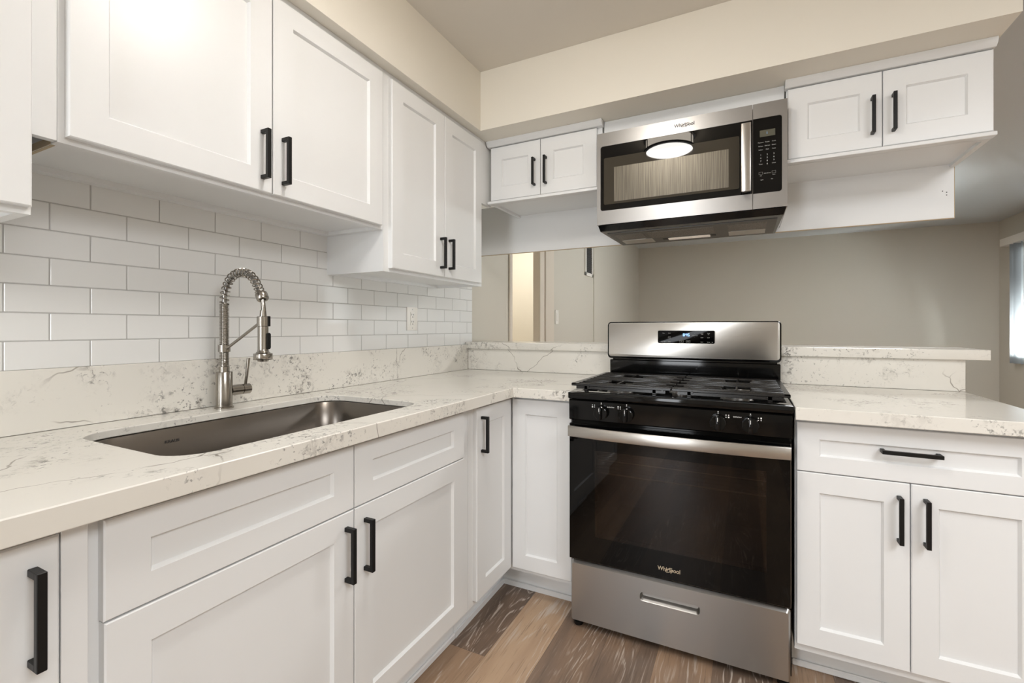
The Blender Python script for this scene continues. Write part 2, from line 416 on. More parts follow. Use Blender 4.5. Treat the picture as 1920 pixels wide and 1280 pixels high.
# right wall with the dining window opening
WX = 4.28; wy0, wy1, wz0, wz1 = 2.55, 4.50, .80, 2.08
bm = bmnew()
bx(bm, WX, WX+.12, -4.6, wy0, 0, CEIL); bx(bm, WX, WX+.12, wy1, 5.06, 0, CEIL)
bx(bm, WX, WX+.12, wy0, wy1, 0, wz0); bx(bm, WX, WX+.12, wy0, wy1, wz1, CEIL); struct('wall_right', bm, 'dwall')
# wall behind the camera with a wide window opening
bm = bmnew()
bx(bm, -.11, .45, -4.4, -4.28, 0, CEIL); bx(bm, 1.05, 4.4, -4.4, -4.28, 0, CEIL)
bx(bm, .45, 1.05, -4.4, -4.28, 0, .3); bx(bm, .45, 1.05, -4.4, -4.28, 2.3, CEIL); struct('wall_front', bm, 'dwall')
bm = bmnew()
for a, b_ in ((.45, .49), (1.01, 1.05)): bx(bm, a, b_, -4.36, -4.31, .34, 2.26)
bx(bm, .45, 1.05, -4.36, -4.31, .3, .34); bx(bm, .45, 1.05, -4.36, -4.31, 2.26, 2.3)
w2 = struct('window_2', bm, 'plast')
# dining window
bm = bmnew()
for a, b_ in ((wy0, wy0+.045), ((wy0+wy1)/2-.02, (wy0+wy1)/2+.02), (wy1-.045, wy1)): bx(bm, WX+.05, WX+.09, a, b_, wz0, wz1)
bx(bm, WX+.05, WX+.09, wy0, wy1, wz0, wz0+.045); bx(bm, WX+.05, WX+.09, wy0, wy1, wz1-.045, wz1)
w1 = struct('window_1', bm, 'plast')
bm = bmnew(); bx(bm, WX+.066, WX+.07, wy0+.04, wy1-.04, wz0+.04, wz1-.04); obj('window_pane', bm, 'glass', w1)
# hall beyond the doorway
bm = bmnew(); bx(bm, -1.6, -.055, 2.3, 2.4, 0, CEIL); bx(bm, -1.6, -1.5, .2, 2.4, 0, CEIL); bx(bm, -1.6, -.055, .2, .3, 0, CEIL)
struct('wall_hall', bm, 'hall')
# doorway casing
bm = bmnew()
for a, b_ in ((.536, .575), (1.07, 1.16)): bx(bm, .0005, .014, a, b_, 0, 2.11)
bx(bm, 0, .014, .575, 1.07, 2.05, 2.11)
bx(bm, -.052, .002, .5655, .576, 0, 2.05); bx(bm, -.052, .002, 1.069, 1.0795, 0, 2.05)
struct('trim_1', bm, 'casing', mod=.003)
bm = bmnew(); bx(bm, 0, .02, 1.175, 1.33, 0, 2.14, .004); bx(bm, 0, .012, 1.33, 1.375, 0, 2.14, .003); struct('trim_2', bm, 'casing')
# soffit above both cabinet runs
bm = bmnew()
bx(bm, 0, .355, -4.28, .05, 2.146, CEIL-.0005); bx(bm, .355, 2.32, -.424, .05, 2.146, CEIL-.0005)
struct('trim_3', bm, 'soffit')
# half wall under the bar
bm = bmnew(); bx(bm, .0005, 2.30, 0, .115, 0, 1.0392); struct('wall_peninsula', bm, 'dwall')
bm = bmnew(); bx(bm, .035, WX, 4.936, 4.95, 0, .09, .003); struct('baseboard_back', bm, 'casing')
bm = bmnew(); bx(bm, WX-.014, WX, .5, 4.936, 0, .09, .003); struct('baseboard_right', bm, 'casing')
bm = bmnew(); bx(bm, -3, 12, 5, 9, -.12, -.06); bx(bm, 4.41, 12, -6, 9, -.12, -.06); bx(bm, -3, 6, -12, -4.61, -.12, -.06); struct('ground', bm, 'ground')

# ================================================================== TILE BACKSPLASH
bm = bmnew(); gr = bmnew()
ZT0, PH, PWt, G = 1.1317, .0677, .1536, .0026
y_min, y_max = -2.62, .0415
bx(gr, 0.0003, .0068, y_min, y_max, 1.0645, 1.56)
for r in range(-1, 8):
    z0 = ZT0 + PH*r; z1 = z0 + PH
    z0c = max(z0, 1.0645)
    off = -1.9372 if (r % 2) == 1 else -1.9372 + PWt/2
    for k in range(-7, 15):
        a0, a1 = off + k*PWt, off + (k+1)*PWt
        a0, a1 = max(a0, y_min), min(a1, y_max)
        if a1 - a0 < .012: continue
        t = bmesh.new(); zz1 = min(z1, 1.56)
        if zz1-z0c < .01: continue
        bx(t, .002, .0085, a0+G/2, a1-G/2, z0c+(G/2 if z0c == z0 else 0), zz1-G/2, .0011)
        ty, tz = random.uniform(-.004, .004), random.uniform(-.005, .005)
        cy_, cz_ = (a0+a1)/2, (z0c+zz1)/2
        for v in t.verts:
            if v.co.x > .004: v.co.x += (v.co.y-cy_)*ty + (v.co.z-cz_)*tz
        merge(bm, t)
tb = tag(obj('tile_backsplash', bm, 'tile'), 'glossy white subway tiles covering the wall between counter and wall cabinets', 'tiles')
gro = obj('grout', gr, 'grout', tb)

# outlet, two-gang depth plate
def outlet(yc, zc):
    t = thing('outlet', 'white duplex outlet with cover plate on the tiled wall', 'outlet', (.0088, yc, zc-.06))
    bm = bmnew(); bx(bm, .0090, .0135, yc-.040, yc+.040, zc-.059, zc+.059, .0015, 2); obj('cover_plate', bm, 'plast', t)
    bm = bmnew(); prism(bm, rrect(yc-.017, yc+.017, zc-.034, zc+.034, .004), YZ, .0133, .0155, .0005); r = obj('receptacle', bm, 'plast', t)
    bm = bmnew()
    for s in (1, -1):
        z = zc + s*.018
        bx(bm, .0154, .0158, yc-.009, yc-.006, z-.001, z+.008); bx(bm, .0154, .0158, yc+.005, yc+.008, z-.001, z+.007)
        lathe(bm, [(0, .0003), (.003, .0003), (.003, 0)], (.0155, yc, z-.009), (1, 0, 0), 12)
    obj('slots', bm, 'slot', r)
    for s in (1, -1):
        bm = bmnew(); lathe(bm, [(0, .001), (.002, .001), (.0028, 0)], (.0135, yc, zc+s*.047), (1, 0, 0), 12); obj('screw', bm, 'mark', t)
outlet(-.527, 1.211)

# ================================================================== COUNTERS
ZC = .9138
def slab(name, outline, holes=(), under=(), t_=.04, h_=.02):
    # stone top whose outer edge is t_ thick while the cut-out edge is h_ thick
    t = bmesh.new()
    def vs(P, z): return [t.verts.new((a, b, z)) for a, b in P]
    def loop(V): return [t.edges.get((V[i], V[(i+1) % len(V)])) or t.edges.new((V[i], V[(i+1) % len(V)])) for i in range(len(V))]
    def wall(A, B):
        for k in range(len(A)): t.faces.new((A[k], A[(k+1) % len(A)], B[(k+1) % len(A)], B[k]))
    O1, O0 = vs(outline, ZC), vs(outline, ZC-t_); wall(O1, O0)
    e1, e0 = loop(O1), loop(O0)
    for h, u in zip(holes, under):
        H1, H0, U1, U0 = vs(h, ZC), vs(h, ZC-h_), vs(u, ZC-h_), vs(u, ZC-t_)
        wall(H1, H0); wall(H0, U1); wall(U1, U0); e1 += loop(H1); e0 += loop(U0)
    for e in (e1, e0):
        bmesh.ops.triangle_fill(t, use_beauty=True, use_dissolve=False, edges=e)
    bmesh.ops.dissolve_limit(t, angle_limit=.01, verts=list(t.verts), edges=list(t.edges))
    return t
XC, YC, YC2 = .671, -.6747, -.704
hole = rrect(.137, .572, -1.866, -1.139, .075, 8)
t = slab('c', [(.0184, -2.62), (XC, -2.62), (XC, YC), (.919, YC), (.919, -.0205), (.0184, -.0205)], [hole], [rrect(.112, .597, -1.891, -1.114, .095, 8)])
ct = obj('countertop', t, 'stone', mod=.0022)
tag(ct, 'L-shaped speckled cream stone countertop around the sink and corner', 'countertop')
t = slab('c', [(1.686, YC2), (2.32, YC2), (2.32, -.0205), (1.686, -.0205)])
tag(obj('countertop', t, 'stone', mod=.0022), 'short speckled cream stone countertop right of the gas range', 'countertop')
bm = bmnew(); bx(bm, .0005, .0182, -2.62, -.0205, ZC+.0003, 1.0642, .0012); tag(obj('stone_backsplash', bm, 'stone'), 'tall speckled cream stone backsplash strip below the tiles, behind the faucet', 'backsplash')
bm = bmnew(); bx(bm, .0188, 2.3195, -.0200, -.0004, ZC+.0003, 1.0392, .0012); tag(obj('stone_backsplash', bm, 'stone'), 'speckled cream stone backsplash facing the half wall behind the range', 'backsplash')
bm = bmnew(); bx(bm, .0092, 2.387, -.038, .245, 1.0396, 1.0793, .0022, 2); tag(obj('bar_top', bm, 'stone'), 'raised speckled cream stone bar top on the half wall', 'bar top')

# ================================================================== SINK
t0 = thing('sink', 'undermount brushed steel single bowl sink set in the stone counter', 'sink', (.3545, -1.5025, .66))
bm = bmnew()
def ringz(in_, z, r, n=8): return [bm.verts.new((a, b, z)) for a, b in rrect(.142+in_, .567-in_, -1.861+in_, -1.144-in_, r, n)]
prof = [(-.022, .8925, .09), (.0, .8925, .073), (.0015, .8915, .072), (.005, .75, .07), (.008, .690, .068), (.016, .676, .062), (.030, .670, .05), (.12, .668, .03)]
L_ = [ringz(*p) for p in prof]
for A, B in zip(L_, L_[1:]):
    for k in range(len(A)): bm.faces.new((A[k], A[(k+1) % len(A)], B[(k+1) % len(A)], B[k]))
bm.faces.new(L_[-1])
o = obj('basin', bm, 'sink', t0, ang=60)
sm = o.modifiers.new('thick', 'SOLIDIFY'); sm.thickness = .0012; sm.offset = -1
bm = bmnew(); lathe(bm, [(.057, .0), (.057, .003), (.050, .004), (.043, -.001), (.043, -.0005), (.038, .0015), (.012, .004), (0, .004)], (.30, -1.5025, .6685)); obj('drain', bm, 'steel', t0)
bm = bmnew(); text_into(bm, 'KRAUS', (.1462, -1.665, .858), .0115, EY, EZ, EX, .0002); obj('logo', bm, 'dmark', t0)

# ================================================================== FAUCET
FX, FY = .0785, -1.49
t0 = thing('faucet', 'brushed nickel spring-neck pull-down faucet standing behind the sink', 'faucet', (FX, FY, ZC))
bm = bmnew(); lathe(bm, [(0, .0003), (.026, .0003), (.026, .004), (.0225, .006), (.0225, .112), (.0215, .1135), (0, .1135)], (FX, FY, ZC)); obj('body', bm, 'nickel', t0)
bm = bmnew(); lathe(bm, [(.0142, 0), (.0142, .016), (.0125, .0175), (.0095, .0175), (.0095, .21)], (FX, FY, 1.0268)); obj('neck', bm, 'nickel', t0)
def helix_line(pathf, L, turns, r, n=14):
    P = []
    for i in range(int(turns*n)+1):
        s = i/(turns*n); c, T, N, B = pathf(s); a = 2*PI*s*turns
        P.append(c + (N*math.cos(a) + B*math.sin(a))*r)
    return P
bm = bmnew()
tube(bm, helix_line(lambda s: (Vector((FX, FY, 1.045+.193*s)), EZ, EX, EY), .195, 44, .0120), .0015, 6); obj('spring_coil', bm, 'nickel', t0)
# arch
pts = [Vector((FX, FY, 1.235)), Vector((.080, FY, 1.262)), Vector((.090, FY, 1.29)), Vector((.110, FY, 1.315)), Vector((.138, FY, 1.329)), Vector((.170, FY, 1.332)), Vector((.203, FY, 1.323)), Vector((.229, FY, 1.302)), Vector((.246, FY, 1.278)), Vector((.255, FY, 1.262))]
def catm(s):
    n = len(pts)-1; x = min(max(s, 0), .99999)*n; i = int(x); f = x-i
    p0, p1, p2, p3 = pts[max(i-1, 0)], pts[i], pts[i+1], pts[min(i+2, n)]
    return .5*((2*p1) + (p2-p0)*f + (2*p0-5*p1+4*p2-p3)*f*f + (3*p1-p0-3*p2+p3)*f**3)
def arch(s):
    c = catm(s); T = (catm(min(s+.01, 1)) - catm(max(s-.01, 0))).normalized(); return c, T, T.cross(EY).normalized(), EY
bm = bmnew(); tube(bm, helix_line(arch, .3, 19, .0118), .0019, 6); obj('spring_coil', bm, 'nickel', t0)
bm = bmnew(); tube(bm, [catm(i/30) for i in range(31)], .0065, 12); obj('hose', bm, 'steelv', t0)
d = Vector((.012, 0, -.02)).normalized()
bm = bmnew(); lathe(bm, [(.0085, 0), (.0155, .001), (.0165, .004), (.0165, .020), (.0145, .023), (.008, .023)], (.2545, FY, 1.266), d, 28); obj('end_collar', bm, 'nickel', t0)
HX = .2655
bm = bmnew(); tube(bm, [(.262, FY, 1.250), (.2655, FY, 1.235), (.268, FY, 1.215), (HX+.002, FY, 1.195)], .006, 12); obj('hose', bm, 'nickel', t0)
bm = bmnew(); lathe(bm, [(.006, .15), (.0078, .148), (.0100, .122), (.0140, .118), (.0142, .034), (.0158, .0265), (.0200, .0225), (.0244, .0215), (.0250, .0205), (.0250, .0040), (.0243, .003), (.015, .0025), (.014, -.002), (0, -.002)], (HX, FY, 1.067), EZ, 36); sp = obj('spray_head', bm, 'nickel', t0)
bm = bmnew(); prism(bm, rrect(-.005, .005, -.024, .024, .0045), lambda a, b, d: Vector((HX+.0125+d, FY+.0065+a, 1.125+b)), 0, .006, .001); obj('spray_button', bm, 'black', sp)
bm = bmnew(); lathe(bm, [(.0150, 0), (.0163, .001), (.0163, .028), (.0150, .029), (.0142, .0285), (.0142, .0005), (.015, 0)], (HX, FY, 1.168), EZ, 32); obj('spray_holder', bm, 'nickel', t0)
bm = bmnew(); bx(bm, HX+.009, HX+.017, FY+.004, FY+.012, 1.168, 1.198, .001); obj('holder_clip', bm, 'black', t0)
bm = bmnew(); lathe(bm, [(.0125, 0), (.0165, .001), (.0165, .022), (.0125, .023)], (FX, FY, 1.0885), EZ, 32); obj('clamp', bm, 'nickel', t0)
bm = bmnew(); tube(bm, [(FX+.012, FY, 1.099), (FX+.020, FY, 1.103), (HX-.012, FY, 1.180)], .0042, 12); obj('support_arm', bm, 'nickel', t0)
bm = bmnew(); lathe(bm, [(.0165, .018), (.0165, .052), (.0150, .0525), (.0150, .0545), (.0165, .055), (.0165, .078), (.0145, .0795), (0, .0795)], (FX, FY, .9665), EY, 32); obj('lever_hub', bm, 'nickel', t0)
bm = bmnew(); tube(bm, [(FX, FY+.066, .978), (FX+.004, FY+.068, 1.010), (FX+.009, FY+.071, 1.066)], .0047, 14, radii=[.0044, .0046, .0052]); obj('lever', bm, 'nickel', t0)

# ================================================================== BASE CABINETS
XF = .6198; YF = -.6106; YF2 = -.641; KZ = .118      # frame planes of left, back and right runs
def framed_x(bm, x0, x1, y0, y1, z0, z1, holes):
    # flat face frame with rectangular openings, one closed solid
    t = bmesh.new()
    def loop(q, x):
        V = [t.verts.new((x, a, b)) for a, b in ((q[0], q[2]), (q[1], q[2]), (q[1], q[3]), (q[0], q[3]))]
        return [t.edges.new((V[i], V[(i+1) % 4])) for i in range(4)]
    e = loop((y0, y1, z0, z1), x0)
    for h in holes: e += loop(h, x0)
    r = bmesh.ops.triangle_fill(t, use_beauty=True, edges=e)
    ex = bmesh.ops.extrude_face_region(t, geom=[f for f in r['geom'] if isinstance(f, bmesh.types.BMFace)])
    for v in [q for q in ex['geom'] if isinstance(q, bmesh.types.BMVert)]: v.co.x = x1
    merge(bm, t)
def rimbox(bm, x0, x1, y0, y1, z0, z1, rec, ix0, ix1, iy0, iy1):
    # closed box whose underside is recessed by rec inside a rim
    t = bmesh.new()
    def V(a0, a1, b0, b1, z): return [t.verts.new((a, b, z)) for a, b in ((a0, b0), (a1, b0), (a1, b1), (a0, b1))]
    L = [V(x0, x1, y0, y1, z1), V(x0, x1, y0, y1, z0), V(x0+ix0, x1-ix1, y0+iy0, y1-iy1, z0), V(x0+ix0, x1-ix1, y0+iy0, y1-iy1, z0+rec)]
    t.faces.new(L[0])
    for A, B in zip(L, L[1:]):
        for k in range(4): t.faces.new((A[k], A[(k+1) % 4], B[(k+1) % 4], B[k]))
    t.faces.new(L[-1]); merge(bm, t)
def carcass(x0, x1, y0, y1, z0, z1): return bx(bmnew(), x0, x1, y0, y1, z0, z1)
cl = conv_left(XF); cb = conv_back(YF); cr_ = conv_back(YF2)
# far-left base cabinet
t0 = thing('base_cabinet', 'white base cabinet at the left edge with one black pull beside a plain filler strip', 'cabinet', (.32, -2.32, 0), 'white base cabinets')
obj('body', carcass(.03, XF, -2.62, -2.019, KZ, .873), 'white', t0)
door(t0, cl, -2.55, -2.051, .142, .8615, 'R', .757, hoff=.028)
bm = bmnew(); bx(bm, XF, XF+.0185, -2.0495, -2.019, .118, .8725, .0008); obj('filler_strip', bm, 'white', t0)
bm = bmnew(); bx(bm, .53, .556, -2.62, -2.019, .0005, KZ); obj('toe_kick', bm, 'white', t0)
# sink base
t0 = thing('sink_base_cabinet', 'wide white sink base cabinet with two false drawer fronts above two doors', 'cabinet', (.32, -1.5, 0), 'white base cabinets')
bm = bmnew(); bx(bm, .03, XF-.0195, -2.0165, -1.998, KZ, .8725); bx(bm, .03, XF-.0195, -.961, -.943, KZ, .8725); bx(bm, .03, XF-.0195, -1.9975, -.9615, KZ, KZ+.018)
framed_x(bm, XF-.019, XF, -2.0165, -.943, KZ, .8725, [(-1.955, -1.535, .17, .66), (-1.46, -1.04, .17, .66)])
obj('body', bm, 'white', t0)
door(t0, cl, -2.0005, -1.4985, .7015, .8615, name='drawer', rl=.051)
door(t0, cl, -1.4955, -.9945, .7015, .8615, name='drawer', rl=.051)
door(t0, cl, -1.9995, -1.4985, .142, .6985, 'R', .595, hoff=.026)
door(t0, cl, -1.4955, -.9945, .142, .6985, 'L', .595, hoff=.034)
bm = bmnew(); bx(bm, .530, .556, -2.0165, -.943, .0005, KZ); obj('toe_kick', bm, 'white', t0)
bm = bmnew(); bx(bm, .556, .566, -2.0165, -.943, .0005, .022, .003); obj('shoe_moulding', bm, 'white', t0)
# corner base with its two doors meeting at the inside corner
t0 = thing('corner_base_cabinet', 'white corner base cabinet whose two tall doors meet at right angles left of the range', 'cabinet', (.32, -.32, 0), 'white base cabinets')
bm = bmnew(); prism(bm, [(.03, -.9415), (XF, -.9415), (XF, YF), (.915, YF), (.915, -.03), (.03, -.03)], XY, KZ, .873); obj('body', bm, 'white', t0)
door(t0, cl, -.908, -.6335, .138, .8605, 'L', .7595, hoff=.032)
door(t0, cb, .6415, .911, .138, .8605)
bm = bmnew(); prism(bm, [(.50, -.9415), (.556, -.9415), (.541, -.528), (.915, -.528), (.915, -.50), (.50, -.50)], XY, .0005, KZ); obj('toe_kick', bm, 'white', t0)
bm = bmnew(); prism(bm, [(.5562, -.9415), (.566, -.9415), (.551, -.538), (.915, -.538), (.915, -.5282), (.5412, -.5282)], XY, .0005, .022, .002); obj('shoe_moulding', bm, 'white', t0)
# right base
t0 = thing('base_cabinet', 'white base cabinet right of the range with one wide drawer above two doors', 'cabinet', (1.99, -.32, 0), 'white base cabinets')
obj('body', carcass(1.6885, 2.30, YF2, -.03, KZ, .873), 'white', t0)
door(t0, cr_, 1.693, 2.284, .7055, .8615, name='drawer', rl=.051, hor=1.982)
door(t0, cr_, 1.693, 1.9818, .146, .7025, 'R', .5965, hoff=.0265)
door(t0, cr_, 1.9848, 2.284, .146, .7025, 'L', .5965, hoff=.0325)
bm = bmnew(); bx(bm, 1.6885, 2.30, -.538, -.51, .0005, KZ); obj('toe_kick', bm, 'white', t0)
bm = bmnew(); bx(bm, 1.6885, 2.30, -.547, -.5382, .0005, .022, .003); obj('shoe_moulding', bm, 'white', t0)

# ================================================================== WALL CABINETS
XU = .3065; cu_ = conv_left(XU); YP = -.2556; cp = conv_back(YP)
def wallbox(x0, x1, y0, y1, z0, z1, rec=.014, rim=.019, wide=.019, sides=(1, 1, 1, 1)):
    # box whose bottom panel sits up inside a rim
    bm = bmnew(); rimbox(bm, x0, x1, y0, y1, z0, z1, rec, wide+.02, wide, rim, rim)
    return bm
GW = 'white wall cabinets'
t0 = thing('wall_cabinet', 'tall white wall cabinet door cut off by the left edge of the view', 'cabinet', (.16, -2.3, 1.38), GW)
obj('body', wallbox(.0005, XU, -2.60, -1.982, 1.380, 2.1455), ['white'], t0)
door(t0, cu_, -2.59, -1.9855, 1.393, 2.118)
bm = bmnew(); bx(bm, XU-.019, XU-.0003, -1.9815, -1.9455, 1.5365, 2.1455); fs_bm = bm
t0 = thing('wall_cabinet', 'wide white two-door wall cabinet hung above the sink', 'cabinet', (.16, -1.5, 1.534), GW)
obj('body', wallbox(.0005, XU, -1.945, -1.0465, 1.5345, 2.1455), 'white', t0)
obj('filler_strip', fs_bm, 'white', t0)
bm = bmnew(); bx(bm, .02, XU-.03, -1.9462, -1.9448, 1.5345, 1.549); bx(bm, .03, XU-.03, -1.944, -1.938, 1.5338, 1.5344); obj('plywood_edge', bm, 'raw', t0)
door(t0, cu_, -1.9345, -1.5028, 1.5465, 2.118, 'R', 1.648, st=.063)
door(t0, cu_, -1.4998, -1.0665, 1.5465, 2.118, 'L', 1.648, st=.063)
t0 = thing('wall_cabinet', 'tall white two-door wall cabinet in the corner right of the faucet', 'cabinet', (.16, -.68, 1.38), GW)
obj('body', wallbox(.0005, XU, -1.045, -.335, 1.3795, 2.1455), 'white', t0)
bm = bmnew(); bx(bm, XU-.019, XU-.0003, -.3348, YP+.019, 1.815, 2.1455); obj('filler_strip', bm, 'white', t0)
door(t0, cu_, -1.0165, -.6805, 1.3935, 2.118, 'R', 1.4955, st=.063)
door(t0, cu_, -.6775, -.3630, 1.3935, 2.118, 'L', 1.4975, st=.057)
def pcab(x0, x1, doors, label, railx):
    t0 = thing('wall_cabinet', label, 'cabinet', ((x0+x1)/2, -.1, 1.815), GW)
    bm = bmnew(); rimbox(bm, x0, x1, YP, .0440, 1.816, 2.1455, .0115, .018, .018, .02, .0002)
    obj('body', bm, 'white', t0)
    for i, (a0, a1, s) in enumerate(doors):
        door(t0, cp, a0, a1, 1.8365, 2.115, s, 1.952, st=.067, rl=.068, hoff=.030)
    bm = bmnew(); prism(bm, [(YP, 2.1185), (-.283, 2.1185), (-.294, 2.127), (-.298, 2.136), (-.298, 2.1455), (YP, 2.1455)], lambda a, b, d: Vector((d, a, b)), railx[0], railx[1]); obj('crown_moulding', bm, 'white', t0)
    bm = bmnew(); bx(bm, railx[0]+.004, railx[1], -.292, YP, 1.8155, 1.8300, .003, 2); obj('light_rail', bm, 'white', t0)
pcab(.327, .9305, [(.327, .6135, 'R'), (.6165, .908, 'L')], 'short white two-door cabinet left of the microwave', (.312, .9375))
pcab(1.6925, 2.309, [(1.698, 2.0010, 'R'), (2.0040, 2.3085, 'L')], 'short white two-door cabinet right of the microwave', (1.6875, 2.312))
bm = bmnew(); bx(bm, .9380, 1.6870, -.252, -.235, 2.048, 2.1455, .0015); tag(obj('bridging_panel', bm, 'white'), 'long white filler panel between microwave top and soffit', 'panel')
bm = bmnew(); bx(bm, .0092, 2.3062, .0450, .0570, 1.6110, 1.9); bp_ = obj('hanging_panel', bm, 'white')
tag(bp_, 'long white panel hanging below the peninsula cabinets behind the microwave', 'panel')
bm = bmnew(); bx(bm, 2.3064, 2.3085, .0450, .0572, 1.609, 1.9); bx(bm, .0092, 2.3085, .0452, .0568, 1.6082, 1.6108)
obj('plywood_edge', bm, 'raw', bp_)
for a, b_ in ((2.270, 1.722), (2.283, 1.716), (2.283, 1.705)):
    bm = bmnew(); lathe(bm, [(.0022, 0), (0, 0)], (a, .0448, b_), (0, -1, 0), 10); obj('screw_hole', bm, 'slot', bp_)

# ================================================================== MICROWAVE
t0 = thing('microwave', 'stainless over-the-range microwave with black glass door and keypad', 'microwave', (1.312, -.15, 1.603))
MX0, MX1, MS, MZ0, MZ1, MY = .9334, 1.6905, 1.5705, 1.633, 2.0475, -.353
bm = bmnew(); bx(bm, MX0+.002, MX1-.002, -.312, .0445, 1.630, 2.0465); obj('body', bm, 'steelv', t0)
# door: steel frame with a glass opening
def framed(bm, x0, x1, z0, z1, gx0, gx1, gz0, gz1, yb, yf, rs):
    P = rrect(gx0, gx1, gz0, gz1, .01, 6, rs)
    t = bmesh.new()
    def ring(Q, y):
        vs = [t.verts.new((a, y, b)) for a, b in Q]; return [t.edges.new((vs[i], vs[(i+1) % len(vs)])) for i in range(len(vs))]
    e = ring([(x0, z0), (x1, z0), (x1, z1), (x0, z1)], yf) + ring(P, yf)
    r = bmesh.ops.triangle_fill(t, use_beauty=True, edges=e)
    ex = bmesh.ops.extrude_face_region(t, geom=[f for f in r['geom'] if isinstance(f, bmesh.types.BMFace)])
    for v in [q for q in ex['geom'] if isinstance(q, bmesh.types.BMVert)]: v.co.y = yb
    bmesh.ops.dissolve_limit(t, angle_limit=.01, verts=list(t.verts), edges=list(t.edges))
    merge(bm, t)
bm = bmnew(); framed(bm, MX0, MS-.001, MZ0, MZ1, .9505, MS-.0012, 1.6952, 1.9872, -.313, MY, (0, .010, .010, 0))
dr = obj('door', bm, 'mwsteel', t0)
bm = bmnew(); prism(bm, rrect(.951, MS-.002, 1.6957, 1.9867, .01, 6, (0, .0095, .0095, 0)), XZ, -.330, MY+.0015); obj('door_glass', bm, 'glassblk', dr)
bm = bmnew(); prism(bm, rrect(.9656, 1.5227, 1.7222, 1.9330, .006), XZ, MY+.0012, MY+.0008); dw = obj('window_border', bm, 'olive', dr)
bm = bmnew(); prism(bm, rrect(1.0123, 1.4836, 1.7325, 1.8870, .002), XZ, MY+.0007, MY+.0003); obj('window_screen', bm, 'screen', dr)
bm = bmnew(); bx(bm, 1.5290, 1.5645, -.3970, -.3900, 1.6960, 1.9640, .003, 2)
bx(bm, 1.533, 1.560, -.3905, -.352, 1.702, 1.716, .001); bx(bm, 1.533, 1.560, -.3905, -.352, 1.944, 1.958, .001); obj('handle', bm, 'steel', dr)
bm = bmnew(); text_into(bm, 'Whirlpool', (1.313, MY-.0003, 2.0185), .0205, EX, EZ, -EY, .0002, bold=.0005, squash=.95)
def swoosh(bm, cx, y, cz, a, b, w=.0007, rot=.35):
    P = []
    for k in range(41):
        th = 2*PI*k/40 + .4
        px_, pz_ = a*math.cos(th), b*math.sin(th)
        P.append((cx + px_*math.cos(rot)-pz_*math.sin(rot), y, cz + px_*math.sin(rot)+pz_*math.cos(rot)))
    tube(bm, P[:36], w, 5)
swoosh(bm, 1.318, MY-.0004, 2.0175, .017, .0055)
obj('logo', bm, 'dmark', dr)
bm = bmnew(); framed(bm, MS+.001, MX1, MZ0, MZ1, MS+.0012, 1.672, 1.6935, 1.9885, -.313, MY, (.010, 0, 0, .010))
pn = obj('control_panel', bm, 'mwsteel', t0)
bm = bmnew(); prism(bm, rrect(MS+.002, 1.6715, 1.694, 1.988, .01, 6, (.0095, 0, 0, .0095)), XZ, -.330, MY+.0015); obj('panel_glass', bm, 'glassblk', pn)
bm = bmnew(); bx(bm, 1.5955, 1.6490, MY+.0011, MY+.0015, 1.914, 1.9400); obj('display', bm, 'lcd', pn)
bm = bmnew(); text_into(bm, '1', (1.621, MY+.0007, 1.927), .013, EX, EZ, -EY, .0002); obj('clock_digit', bm, 'lcdd', pn)
bm = bmnew()
def mt(s, x, z, sz=.0055): text_into(bm, s, (x, MY+.0009, z), sz, EX, EZ, -EY, .0001)
for i, row in enumerate((('Popcorn', 'Potato', 'Cook'), ('Reheat', 'Defrost', 'Steam'), ('Soften', 'Melt', 'Keep'))):
    for j, w_ in enumerate(row): mt(w_, 1.599+.0228*j, 1.8925-.0145*i, .0058)
for i, row in enumerate(('123', '456', '789', ' 0 ')):
    for j, w_ in enumerate(row):
        if w_ != ' ': mt(w_, 1.599+.0228*j, 1.843-.0122*i, .0085)
mt('Timer', 1.599, 1.807, .0055); mt('Clock', 1.6445, 1.807, .0055); mt('Add 30 sec', 1.6218, 1.770, .0052)
for a in (1.599, 1.6445):
    bf = bmnew()
    for q in ((a-.0065, a+.0065, 1.776, 1.7764), (a-.0065, a+.0065, 1.767, 1.7674), (a-.0065, a-.0061, 1.767, 1.7764), (a+.0061, a+.0065, 1.767, 1.7764)):
        bx(bf, q[0], q[1], MY+.0009, MY+.0012, q[2], q[3])
    obj('button_frame', bf, 'mark', pn)
mt('Start', 1.6445, 1.7615, .0048); mt('Off', 1.599, 1.7615, .0048); mt('Light', 1.603, 1.7455, .0052); mt('Fan', 1.638, 1.7455, .0052)
obj('keypad_print', bm, 'mark', pn)
# underside
bm = bmnew()
t = bmesh.new()
lo_ = [(MX0+.012, -.338), (MX1-.012, -.338), (MX1-.022, .0440), (MX0+.022, .0440)]; up_ = [(MX0+.004, -.348), (MX1-.004, -.348), (MX1-.004, .0440), (MX0+.004, .0440)]
A = [t.verts.new((a, b, 1.6045)) for a, b in lo_]; B = [t.verts.new((a, b, 1.6305)) for a, b in up_]
t.faces.new(A[::-1]); t.faces.new(B)
for k in range(4): t.faces.new((A[k], A[(k+1) % 4], B[(k+1) % 4], B[k]))
merge(bm, t); bt = obj('bottom_tray', bm, 'glossblk', t0)
bm = bmnew(); bx(bm, MX0+.030, MX1-.030, -.285, .020, 1.6020, 1.6048); obj('bottom_plate', bm, 'tray', bt)
for a, b_ in ((.985, 1.115), (1.135, 1.42), (1.475, 1.625)):
    bm = bmnew(); bx(bm, a, b_, -.245, -.120 if b_-a < .2 else -.105, 1.6008, 1.6022); obj('grease_filter', bm, 'filt', bt)
for a in (.985, 1.475):
    bm = bmnew(); bx(bm, a, a+.15, -.10, -.005, 1.6010, 1.6022, .0004); bx(bm, a+.01, a+.12, -.105, -.102, 1.6, 1.602); obj('access_plate', bm, 'steel', bt)
